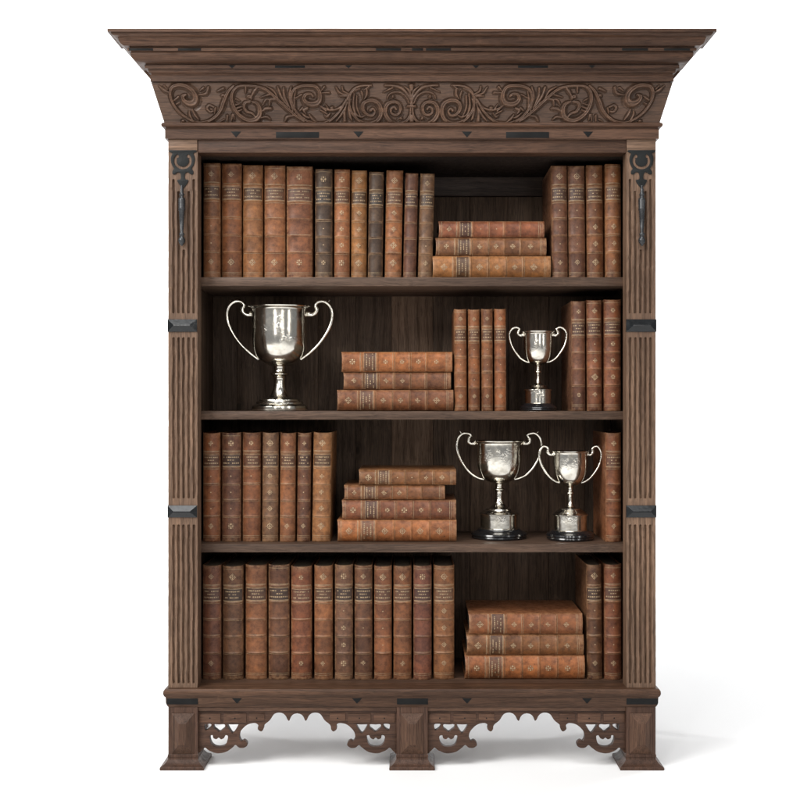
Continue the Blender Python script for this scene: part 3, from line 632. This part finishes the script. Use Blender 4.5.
# ------------------------------------------------------------------ books
BANDS = (0.185, 0.325, 0.472, 0.620, 0.768)
def make_book(w, H, D, col, label, group, orn='o----o', worn=0.4, seed=0, tall_text=True):
    rnd = random.Random(seed)
    root = thing('book', label, 'book', group=group)
    b = min(0.0125, 0.36 * w); hw = w / 2; nU = 14
    def surf(u, v, off=0.0):
        """u -1..1 across the spine, v 0 (head) .. 1 (tail)"""
        x = math.sin(u * 1.18) / math.sin(1.18) * hw
        y = b * (1 - math.cos(u * 1.18)) / (1 - math.cos(1.18)) - off
        return (x, y, H * (1 - v))
    band_h = min(0.0024, 0.0016 + 0.02 * w)
    rows = [0, .004, .010, .016, .03, .06, .1, .14]
    for q in BANDS:
        for o in (-.0125, -.009, -.0055, 0, .0055, .009, .0125): rows.append(q + o)
    rows += [.25, .4, .42, .54, .57, .69, .72, .84, .88, .92, .95, .97, .984, .99, .996, 1.0]
    rows = sorted(rows)
    def boff(v):
        o = 0; bandv = 0
        for q in BANDS:
            dd = abs(v - q)
            if dd < .0125: o = band_h * (0.5 + 0.5 * math.cos(math.pi * dd / .0125)); bandv = 1 if dd < .0092 else 0
        if v < .010: o -= 0.0016 * (1 - v / .010)
        if v > .99: o -= 0.0014 * ((v - .99) / .01)
        return o, bandv
    wv = [rnd.uniform(0, 6) for _ in range(4)]
    V, F, comp, band, edge = [], [], [], [], []
    side = [(.004, 0), (.007, .0012), (.010, .0012), (.014, 0), (D * .5, 0), (D, 0)]
    per = []
    for v in rows:
        o, bv = boff(v); ci = sum(1 for q in BANDS if v > q); line = []
        def put(x, y, z, e, bb):
            V.append((x, y, z)); comp.append(ci if not bb else 9); band.append(bb); edge.append(e); line.append(len(V) - 1)
        capz = 0
        ez = max(0, 1 - min(v, 1 - v) / .05)
        for y, ins in side[::-1]: put(-hw + ins, b + y, H * (1 - v), max(ez, .25), 0)
        for k in range(nU + 1):
            u = -1 + 2 * k / nU; x, y, z = surf(u, v, o * (1 - abs(u) ** 6))
            wob = 0.0003 * math.sin(v * 17 + wv[0]) * (1 - u * u) * worn
            dip = -0.0022 * (1 - u * u) * (1 if v < .011 else 0) + 0.0008 * (1 if v < .011 else 0)
            put(x, y + wob, z + dip, max(ez, (abs(u) - .72) * 3.2 if abs(u) > .72 else 0) * (0.55 + worn), bv)
        for y, ins in side: put(hw - ins, b + y, H * (1 - v), max(ez, .25), 0)
        per.append(line)
    n = len(per[0])
    for r0, r1 in zip(per, per[1:]):
        for k in range(n - 1): F.append((r0[k], r0[k + 1], r1[k + 1], r1[k]))
    th = 0.0026
    ins = []                                               # inside skin, head row and tail row only
    for zrow, src in ((H, per[0]), (0, per[-1])):
        line = []
        for i in src:
            x, y, z = V[i]
            xx = max(-hw + th, min(hw - th, x)); yy = y if y > b + .001 else y + th
            V.append((xx, yy, z)); comp.append(0); band.append(0); edge.append(.5); line.append(len(V) - 1)
        ins.append(line)
    for k in range(n - 1):
        F.append((per[0][k + 1], per[0][k], ins[0][k], ins[0][k + 1])); F.append((per[-1][k], per[-1][k + 1], ins[1][k + 1], ins[1][k]))
        F.append((ins[0][k + 1], ins[0][k], ins[1][k], ins[1][k + 1]))
    for e in (0, -1):
        F.append([r[e] for r in per] + [ins[1][e], ins[0][e]])
    box('page_block', (-hw + th + .0002, hw - th - .0002, b + 0.004, b + D - 0.004, 0.0032, H - 0.0032), M['page'], root, 0.0005)
    # title leather and gilt tooling follow the curve of the spine
    gV, gF = [], []
    def patch(Vx, Fx, u0, u1, v0, v1, off, nu=6):
        base = len(Vx)
        for v in (v0, v1):
            for k in range(nu + 1): Vx.append(surf(u0 + (u1 - u0) * k / nu, v, off))
        for k in range(nu): Fx.append((base + k, base + k + 1, base + nu + 2 + k, base + nu + 1 + k))
    lV, lF = [], []; patch(lV, lF, -.86, .86, .205, .306, .0004, 10)
    k_ = rnd.uniform(0.6, 1.5)
    tV, tF = [], []; kk = rnd.choice((.55, .75, .95))
    def line(v, thick=.0022, u=.9): patch(gV, gF, -u, u, v - thick / 2, v + thick / 2, .0007, 10)
    hmm = H * 1000
    for v in (.203, .308): line(v, 0.7 / hmm * 1.4)
    if rnd.random() < .8: line(.168, .6 / hmm * 1.4)
    for q in BANDS:
        if q < .2 or rnd.random() < .8: line(q + .0085, .5 / hmm * 1.2, .86)
        if q < .33 or rnd.random() < .35: line(q - .0105, .5 / hmm * 1.2, .86)
    style = rnd.choice((0, 0, 0, 0, 1, 2))
    line(.944, .6 / hmm * 1.5); line(.958, .5 / hmm * 1.4)
    if rnd.random() < .6: line(.030, .5 / hmm * 1.4)
    # rows of worn gilt lettering
    nl = max(5, int(w * 1000 / 4.6))
    for vc, frac, hh in ((.226, .70, .0105), (.252, .34, .0085), (.280, .74, .0105)):
        fr_ = frac * rnd.uniform(.88, 1.06); cnt = max(3, int(nl * fr_ * 1.25)); du = 2 * fr_ / cnt
        for k in range(cnt):
            u0 = -fr_ + k * du; g = rnd.random()
            if g < .08: continue
            a, b2 = u0 + du * .12, u0 + du * .80
            v0, v1 = vc - hh / 2, vc + hh / 2; st = du * .26
            patch(tV, tF, a, a + st, v0, v1, .0009, 1)
            if g < .45: patch(tV, tF, b2 - st, b2, v0, v1, .0009, 1)
            if g > .3: patch(tV, tF, a, b2, v0, v0 + hh * .24, .00095, 1)
            if g > .55 or g < .2: patch(tV, tF, a, b2, v1 - hh * .24, v1, .00095, 1)
            if .2 < g < .8: patch(tV, tF, a, b2, vc - hh * .12, vc + hh * .12, .00095, 1)
    # ornaments in the compartments
    cen = (.098, None, .398, .546, .694, .855)
    def poly(pts, vc, off=.0008):
        base = len(gV)
        for xx, zz in pts:
            u = math.asin(max(-.97, min(.97, xx / hw * math.sin(1.18)))) / 1.18; gV.append(surf(u, vc - zz / H, off))
        gF.append(tuple(range(base, base + len(pts))))
    s0 = min(0.0074, w * .19)
    for i, ch in enumerate(orn):
        if cen[i] is None or ch == '-': continue
        v = cen[i]; s_ = s0 * (1.0 if ch == 'O' else .78 if ch == 'o' else .42)
        if ch in 'Oo':                                     # lozenge of four petals and a frame
            for a in range(4):
                ca, sa = math.cos(a * math.pi / 2), math.sin(a * math.pi / 2)
                rot = lambda x, z: (x * ca - z * sa, x * sa + z * ca)
                if style == 1:
                    poly([rot(0, .25 * s_), rot(.34 * s_, .62 * s_), rot(.16 * s_, 1.05 * s_), rot(0, .8 * s_), rot(-.16 * s_, 1.05 * s_), rot(-.34 * s_, .62 * s_)], v)
                    poly([rot(.5 * s_, .5 * s_), rot(.78 * s_, .6 * s_), rot(.82 * s_, .82 * s_), rot(.6 * s_, .78 * s_)], v); continue
                if style == 2:
                    for t0 in (0, 1):
                        A0, A1 = math.pi / 4 * t0, math.pi / 4 * (t0 + 1)
                        poly([rot(.95 * s_ * math.cos(A0), .95 * s_ * math.sin(A0)), rot(.95 * s_ * math.cos(A1), .95 * s_ * math.sin(A1)), rot(.74 * s_ * math.cos(A1), .74 * s_ * math.sin(A1)), rot(.74 * s_ * math.cos(A0), .74 * s_ * math.sin(A0))], v)
                    poly([rot(0, 1.0 * s_), rot(.12 * s_, 1.15 * s_), rot(0, 1.4 * s_), rot(-.12 * s_, 1.15 * s_)], v); poly([rot(0, .1 * s_), rot(.16 * s_, .35 * s_), rot(0, .62 * s_), rot(-.16 * s_, .35 * s_)], v); continue
                poly([rot(0, .18 * s_), rot(.24 * s_, .5 * s_), rot(0, .92 * s_), rot(-.24 * s_, .5 * s_)], v)
                o1 = (0, 1.32 * s_); o2 = (1.12 * s_, 0); i1 = (0, 1.10 * s_); i2 = (.93 * s_, 0)
                if ch == 'O' or rnd.random() < .75: poly([rot(*o1), rot(*o2), rot(*i2), rot(*i1)], v)
            poly([(.17 * s_ * math.cos(q), .17 * s_ * math.sin(q)) for q in np.linspace(0, 2 * math.pi, 7)[:-1]], v, .0009)
        else:
            poly([(.75 * s_ * (1 if k % 2 == 0 else .45) * math.cos(q), .75 * s_ * (1 if k % 2 == 0 else .45) * math.sin(q)) for k, q in enumerate(np.linspace(0, 2 * math.pi, 9)[:-1])], v)
    def two(name, V1, F1, m1, V2, F2, attrs, color, recalc):
        me = bpy.data.meshes.new(name); me.from_pydata(V1, [], F1); me.update()
        if recalc:
            bm = bmesh.new(); bm.from_mesh(me); bmesh.ops.recalc_face_normals(bm, faces=bm.faces); F1 = [tuple(v.index for v in f.verts) for f in bm.faces]; bm.free()
        me = bpy.data.meshes.new(name); n1 = len(V1); me.from_pydata(V1 + V2, [], F1 + [tuple(q + n1 for q in f) for f in F2]); me.update()
        me.materials.append(m1); me.materials.append(M['gold'])
        me.polygons.foreach_set('material_index', [0] * len(F1) + [1] * len(F2))
        me.shade_smooth(); me.set_sharp_from_angle(angle=R(45))
        for k, vals in attrs.items():
            a = me.attributes.new(k, 'FLOAT', 'POINT'); a.data.foreach_set('value', np.asarray(list(vals) + [0] * len(V2), dtype=np.float32))
        o = bpy.data.objects.new(name, me); C.objects.link(o); o.parent = root; o.color = color
    two('cover', V, F, M['leather'], gV, gF, {'comp': comp, 'band': band, 'edge': edge}, col, True)
    two('title_panel', lV, lF, M['label'], tV, tF, {}, tuple(c * kk for c in col[:3]) + (1,), False)
    return root

COL = {'T': lin(128, 84, 53), 'O': lin(137, 90, 53), 'B': lin(116, 75, 49), 'R': lin(109, 68, 45), 'D': lin(70, 55, 45), 'G': lin(98, 72, 53), 'M': lin(93, 61, 45)}
NAMEC = {'T': 'tan', 'O': 'light tan', 'B': 'brown', 'R': 'reddish brown', 'D': 'near black', 'G': 'greyish brown', 'M': 'dark maroon brown'}
DS = 0.088
cnt = [0]
ALL = []
def upright(shelf, x0, x1, ytop, code, orn, label, lean=0.0, dd=0.0, side_d=0.205, worn=.4, mul=1.0, group=None):
    cnt[0] += 1; d = DS + dd
    jj = random.Random(cnt[0] * 31); d += jj.uniform(-.003, .004); ytop += jj.uniform(-.5, .5)
    w_ = (PX(x1, d) - PX(x0, d)) - 0.0012; zb = SH[shelf]; H = PZ(ytop, d) - zb
    c = COL[code]; j = random.Random(cnt[0]); col = tuple(v * mul * j.uniform(.93, 1.07) for v in c[:3]) + (1,)
    o = make_book(w_, H, side_d, col, label, group, orn, worn, cnt[0])
    o.location = ((PX(x0, d) + PX(x1, d)) / 2, d, zb + 0.0003 + abs(math.sin(lean)) * w_ / 2)
    o.rotation_euler = (0, lean, R(j.uniform(-.5, .5)) if lean == 0 else 0)
    return o
def stacked(z, x0, x1, ya, yb, code, orn, label, dd=0.0, ws=None, rz=0, side_d=0.20, worn=.5, group=None):
    """a book lying flat, spine to the front and its head to the left"""
    cnt[0] += 1; d = DS + dd
    L = PX(x1, d) - PX(x0, d); T = PZ(ya, d) - PZ(yb, d)
    c = COL[code]; j = random.Random(cnt[0]); col = tuple(v * j.uniform(.93, 1.07) for v in c[:3]) + (1,)
    o = make_book(T - 0.0006, L, side_d, col, label, group, orn, worn, cnt[0])
    xc = (PX(x0, d) + PX(x1, d)) / 2
    Rm = Matrix.Rotation(R(-90), 4, 'Y')
    a = R(rz)
    o.rotation_mode = 'QUATERNION'
    o.rotation_quaternion = (Matrix.Rotation(a, 4, 'Z') @ Rm).to_quaternion()
    off = Matrix.Rotation(a, 4, 'Z') @ Vector((L / 2, 0, 0))
    o.location = (xc + off.x, d + off.y, z + T / 2 + 0.0003)
    return z + T
W_ = ['leftmost', 'second from left', 'third from left', 'fourth from left', 'fifth from left', 'sixth from left', 'seventh from left', 'eighth from left', 'ninth from left', 'tenth from left', 'eleventh from left', 'rightmost']
G1 = 'upright books in the long row on the top shelf'
top = [(202.4, 219.8, 163, 'R', 'o--..o', 0, 'reddish brown'), (220.9, 241.2, 163.5, 'R', 'o----O', 0, 'broad reddish brown'), (242.2, 262.6, 164.6, 'T', 'O----O', 0, 'tan'), (263.7, 285, 165, 'T', 'O----O', 0, 'mottled tan'), (286, 312.4, 166, 'R', 'O----O', 0, 'widest, scuffed reddish'),
       (314.6, 332.2, 168.6, 'D', 'O--..o', 0, 'near black'), (333.4, 349.6, 169.2, 'T', 'O-oooO', .2, 'slim tan'), (350.6, 366.6, 169.8, 'T', 'O-oooO', .3, 'slim orange tan'), (367.4, 382.6, 171.2, 'D', '------', .7, 'plain near black'), (384.2, 401.5, 170.4, 'T', 'O-ooOO', 1.0, 'tan, gilt flowered'), (402.8, 416.2, 172.8, 'M', '------', 1.3, 'slim plain maroon'), (417.6, 432.4, 172.8, 'G', 'o---.o', 1.4, 'greyish tan')]
for i, (a, b, y, c, orn, lean, look) in enumerate(top):
    upright('top', a, b, y, c, orn, f'{look} leather book, {W_[i]} in the long row on the top shelf', lean=R(lean), dd=(i * 7 % 5) * .0012, worn=1.0 if i == 4 else .4, group=G1)
z = SH['top']; G2 = 'books lying flat on the top shelf'
z = stacked(z, 432.4, 551, 254.3, 277.4, 'O', 'O-OooO', 'thick light tan book lying at the bottom of the top-shelf stack', group=G2)
z = stacked(z, 435.6, 546.6, 235.2, 253.6, 'B', 'o-oooo', 'brown book lying in the middle of the top-shelf stack', .003, group=G2)
z = stacked(z, 438.6, 544.6, 217.6, 234.4, 'B', 'o-..--', 'thin brown book lying uppermost on the top-shelf stack', .004, group=G2)
G3 = 'upright books at the right end of the top shelf'
for (a, b, y, c, orn, look, k) in ((552.2, 568.6, 165.3, 'M', 'O-...o', 'dark brown', 'nearest the flat stack'), (569, 586.2, 165, 'M', 'O-...o', 'maroon brown', 'second of the four'), (587.4, 604.4, 164.4, 'R', 'o-.ooO', 'warm brown', 'third of the four'), (605.8, 622.2, 163.4, 'B', 'o--ooo', 'lighter brown', 'against the pilaster')):
    upright('top', a, b, y, c, orn, f'{look} leather book at right of top shelf, {k}', lean=R(-.5) if a < 600 else R(-.15), group=G3)
# second shelf
z = SH['second']; G4 = 'books lying flat on the second shelf'
z = stacked(z, 336.9, 453.4, 389.7, 410.9, 'B', 'O-oooO', 'brown book with mottled tail, bottom of the second-shelf stack', group=G4)
z = stacked(z, 343.2, 451, 371, 388.9, 'R', 'o-oo--', 'thin reddish brown book lying in the middle of the second-shelf stack', .005, group=G4)
z = stacked(z, 341.4, 452.4, 349.6, 369.8, 'O', 'O-oooo', 'light tan book lying uppermost on the second-shelf stack', .002, group=G4)
G5 = 'slim matching upright books on the second shelf'
for (a, b, c, k) in ((454.4, 467.2, 'B', 'slim brown book beside the flat stack, leftmost of the matching four'), (468.4, 480.4, 'R', 'slim reddish book, second of the matching four on the second shelf'), (481.6, 493.4, 'R', 'slim reddish book, third of the matching four on the second shelf'), (494.6, 506.8, 'B', 'slim brown book beside the smallest cup, rightmost of the matching four')):
    upright('second', a, b, 309.3, c, 'o-...o', k, lean=R(-.25), side_d=.18, group=G5)
G6 = 'upright books at the right end of the second shelf'
for (a, b, y, c, orn, k) in ((572, 586.2, 301, 'M', 'o----o', 'dark maroon upright book just right of the smallest cup'), (587.4, 602.8, 300.2, 'R', 'o-.oOo', 'reddish upright book between two others right of the smallest cup'), (604.2, 621.8, 299.8, 'R', 'o-oooo', 'reddish brown upright book on the second shelf against the right pilaster')):
    upright('second', a, b, y, c, orn, k, lean=R(-.3) if a < 600 else 0, group=G6)
# third shelf
G7 = 'upright books at the left end of the third shelf'
thr = [(202.0, 219.8, 'R', 'o-...o', 'reddish brown'), (221.2, 240.6, 'M', 'O-...O', 'dark brown'), (241.8, 260.2, 'R', 'o-.---', 'plain reddish'), (261.4, 277.8, 'G', 'O-oooO', 'flower-tooled olive brown'), (279.0, 294.8, 'B', 'o----o', 'plain brown'), (296.2, 310.0, 'M', 'o-...o', 'slim dark brown'), (311.4, 330.2, 'T', 'O-oooO', 'tan, gilt flowered')]
for i, (a, b, c, orn, look) in enumerate(thr):
    k = 'rightmost' if i == 6 else W_[i]
    upright('third', a, b, 432.6, c, orn, f'{look} leather book, {k} of seven at left of the third shelf', lean=R([0, 0, .1, .3, .4, .5, .9][i]), dd=(i % 3) * .001, group=G7)
z = SH['third']; G8 = 'books lying flat on the third shelf'
z = stacked(z, 337.3, 456.6, 519.8, 541.9, 'O', 'O-OOOO', 'thick light tan book lying at the bottom of the stack of four', group=G8)
z = stacked(z, 341.8, 456.2, 499.4, 519.0, 'R', 'O-oOoo', 'reddish brown book lying second from the bottom in the stack of four', .003, group=G8)
z = stacked(z, 344, 445, 483.8, 498.8, 'B', 'o-oo--', 'shortest, thin brown book lying third from the bottom in the stack of four', .005, group=G8)
z = stacked(z, 358.7, 456.2, 467.6, 483.2, 'B', 'O-..oo', 'small brown book lying uppermost on the stack of four', .003, group=G8)
upright('third', 606.0, 622.4, 432.8, 'R', 'o--o-o', 'lone reddish upright book at the right end of the third shelf', lean=R(-.2))
# bottom shelf
G9 = 'upright books in the long row on the bottom shelf'
botm = [(201.6, 220.6, 'M', 'o----o', 'dark brown'), (222, 242.8, 'M', 'O-----', 'broad dark brown'), (244.8, 266.4, 'B', '------', 'unadorned brown'), (267.8, 289.2, 'M', '------', 'unadorned scuffed maroon'), (290.6, 311.6, 'R', 'o----o', 'blotched reddish'), (313.8, 332.6, 'B', 'O----o', 'warm brown'), (334.4, 352.8, 'G', 'O-.ooO', 'flowered greyish brown'), (354.2, 372.4, 'M', 'o--.-o', 'maroon brown'), (373.8, 391.8, 'B', 'O-...-', 'pale-headed brown'), (393.2, 411.8, 'R', 'O----o', 'tan-tailed reddish'), (413.2, 431.8, 'M', 'O-----', 'plain dark maroon'), (433.4, 454.6, 'B', 'O-oooo', 'broad brown')]
for i, (a, b, c, orn, look) in enumerate(botm):
    upright('bottom', a, b, 566 - (i % 4) * .3, c, orn, f'{look} leather book, {W_[i]} in the long row on the bottom shelf', dd=(i * 5 % 4) * .0009, worn=.8 if i in (3, 4, 6) else .4, group=G9)
z = SH['bottom']; G10 = 'books lying flat on the bottom shelf'
z = stacked(z, 465, 585, 655, 678.8, 'O', 'O-OOOO', 'light tan book lying at the bottom of the bottom-shelf stack', group=G10)
z = stacked(z, 466.6, 584, 633.6, 654.4, 'R', 'O-oooo', 'reddish brown book lying in the middle of the bottom-shelf stack', .002, group=G10)
z = stacked(z, 468.8, 582.8, 611.6, 633, 'B', 'O-oooo', 'brown book lying uppermost on the bottom-shelf stack', .003, group=G10)
G11 = 'pair of upright books at the right end of the bottom shelf'
upright('bottom', 587.4, 603.2, 564.4, 'M', 'O-...o', 'dark brown upright book just right of the bottom-shelf stack', lean=R(-.5), group=G11)
upright('bottom', 604.8, 622.6, 564.4, 'R', 'o-...o', 'reddish upright book at the right end of the bottom shelf', lean=R(-.1), group=G11)

# ------------------------------------------------------------------ silver cups
def cup(label, shelf, sc, ox, oy, ax, ybase, bowl, stem, foot_p, plinth, hand, hr, d, name='trophy_cup', spike=None):
    """profiles are (radius, y) in zoomed photo pixels: sc pixels per photo pixel, axis at ax"""
    m = (CD + d) / CD / 400 / sc
    root = thing(name, label, 'trophy', (PX(ox + ax / sc, d), d, SH[shelf] + 0.0003), 'silver trophy cups on the shelves')
    Z = lambda y: (ybase - y) * m
    th = 2.6 * (sc / 6.9)
    outer = catmull([(r, y) for r, y in bowl], 5)
    inner = [(max(0.5, r - th), y - (th if i > len(outer) * .6 else 0)) for i, (r, y) in enumerate(outer)][2:]
    prof = [(r * m, Z(y)) for r, y in inner][::-1] + [(r * m, Z(y)) for r, y in outer]
    V, F = [], []; add_lathe(V, F, prof, 96, axis_cap=False); b = len(V)
    link_mesh('bowl', V, F, M['silver'], root, 50)
    V, F = [], []; add_lathe(V, F, [(r * m, Z(y)) for r, y in catmull(stem, 4)], 64); link_mesh('stem', V, F, M['silver'], root, 40)
    V, F = [], []; add_lathe(V, F, [(r * m, Z(y)) for r, y in foot_p], 96); link_mesh('base', V, F, M['silver'], root, 35)
    if plinth:
        V, F = [], []; add_lathe(V, F, [(r * m, Z(y)) for r, y in plinth], 96); link_mesh('plinth', V, F, M['plinth'], root, 35)
    for s_ in (-1, 1):
        V, F = [], []
        pts = catmull([(s_ * (x - ax) * -1 * m * -1, Z(y)) for x, y in hand], 8)
        n = len(pts); rad = [hr * m * (1.55 - .62 * (i / n)) for i in range(n)]
        add_tube(V, F, [(p[0] * -1 if False else p[0], 0, p[1]) for p in pts], rad, 12, 1.25)
        e = pts[0]; add_ball(V, F, (e[0], 0, e[1]), hr * m * 2.0, 14, 8)
        if spike:
            p0, p1 = spike; a = (s_ * (p0[0] - ax) * m, 0, Z(p0[1])); c2 = (s_ * (p1[0] - ax) * m, 0, Z(p1[1]))
            add_tube(V, F, [a, c2], [hr * m * .9, hr * m * .35], 8)
        link_mesh('handle', V, F, M['silver'], root, 60)
    return root
cup('large silver cup without black plinth, left on the second shelf', 'second', 6.667, 220, 295, 398, 770,
    [(212, 78), (207, 86), (192, 92), (187, 112), (186, 200), (184, 290), (177, 350), (160, 396), (130, 436), (92, 460), (52, 474), (30, 478)],
    [(44, 452), (50, 462), (40, 474), (37, 500), (42, 514), (60, 522), (62, 530), (48, 538), (38, 556), (38, 590), (44, 622), (58, 655), (78, 680), (96, 690)],
    [(60, 676), (90, 684), (124, 689), (136, 696), (138, 704), (152, 708), (158, 716), (158, 724), (172, 730), (184, 740), (186, 752), (184, 768), (178, 770)], None,
    [(203, 128), (186, 132), (162, 122), (150, 98), (160, 66), (138, 44), (98, 44), (62, 74), (47, 124), (56, 190), (90, 262), (140, 330), (196, 384), (232, 412), (258, 430)], 10.5, 0.185, spike=((78, 52), (66, 32)))
cup('silver cup on black plinth beside the stack of four books, larger of the pair', 'third', 6.96, 450, 430, 342, 775,
    [(180, 98), (176, 106), (162, 112), (158, 130), (157, 200), (153, 260), (142, 308), (120, 348), (84, 380), (46, 394), (26, 398)],
    [(34, 382), (34, 392), (27, 402), (26, 424), (38, 434), (38, 442), (27, 450), (25, 480), (28, 510), (38, 535), (56, 556), (76, 570)],
    [(60, 566), (92, 571), (98, 580), (116, 586), (128, 598), (138, 604), (138, 609), (129, 613), (129, 700), (136, 704), (136, 708)],
    [(146, 708), (150, 716), (160, 724), (178, 730), (192, 738), (196, 748), (188, 756), (192, 764), (186, 775)],
    [(168, 117), (145, 118), (129, 104), (134, 80), (146, 62), (128, 49), (92, 48), (60, 76), (47, 130), (60, 200), (98, 275), (150, 332), (200, 360), (236, 368)], 8.6, 0.185, spike=((84, 52), (70, 34)))
cup('smaller silver cup on black plinth at right of the pair on the third shelf', 'third', 5.333, 520, 420, 268, 650,
    [(102, 178), (98, 184), (92, 188), (91, 210), (90, 255), (84, 298), (68, 334), (44, 356), (22, 366), (14, 368)],
    [(20, 358), (20, 366), (13, 376), (13, 392), (19, 400), (19, 406), (12, 414), (11, 435), (15, 462), (27, 478), (40, 484)],
    [(34, 480), (56, 484), (62, 492), (76, 500), (86, 510), (93, 516), (93, 520), (87, 523), (87, 597), (92, 600)],
    [(98, 600), (102, 606), (116, 612), (126, 618), (128, 628), (124, 634), (126, 640), (121, 650)],
    [(176, 196), (160, 198), (148, 186), (150, 168), (140, 156), (120, 156), (104, 184), (104, 215), (118, 262), (152, 312), (186, 340), (210, 348)], 6.0, 0.150, spike=((122, 158), (114, 148)))
cup('smallest silver cup, on black plinth, on the second shelf among upright books', 'second', 4.444, 490, 280, 213, 577.5,
    [(74, 226), (71, 231), (65, 235), (64, 250), (63, 298), (56, 336), (42, 360), (22, 373), (10, 377)],
    [(14, 370), (14, 376), (9, 384), (9, 396), (14, 402), (14, 407), (8, 414), (8, 435), (12, 452), (24, 462), (32, 465)],
    [(28, 463), (38, 465), (44, 472), (54, 478), (62, 483), (62, 487), (58, 489), (58, 543), (62, 545)],
    [(66, 545), (70, 551), (80, 557), (84, 564), (81, 568), (83, 572), (79, 577.5)],
    [(146, 240), (134, 243), (123, 232), (130, 214), (112, 207), (92, 220), (85, 245), (96, 290), (128, 338), (156, 358), (176, 362)], 4.9, 0.150)
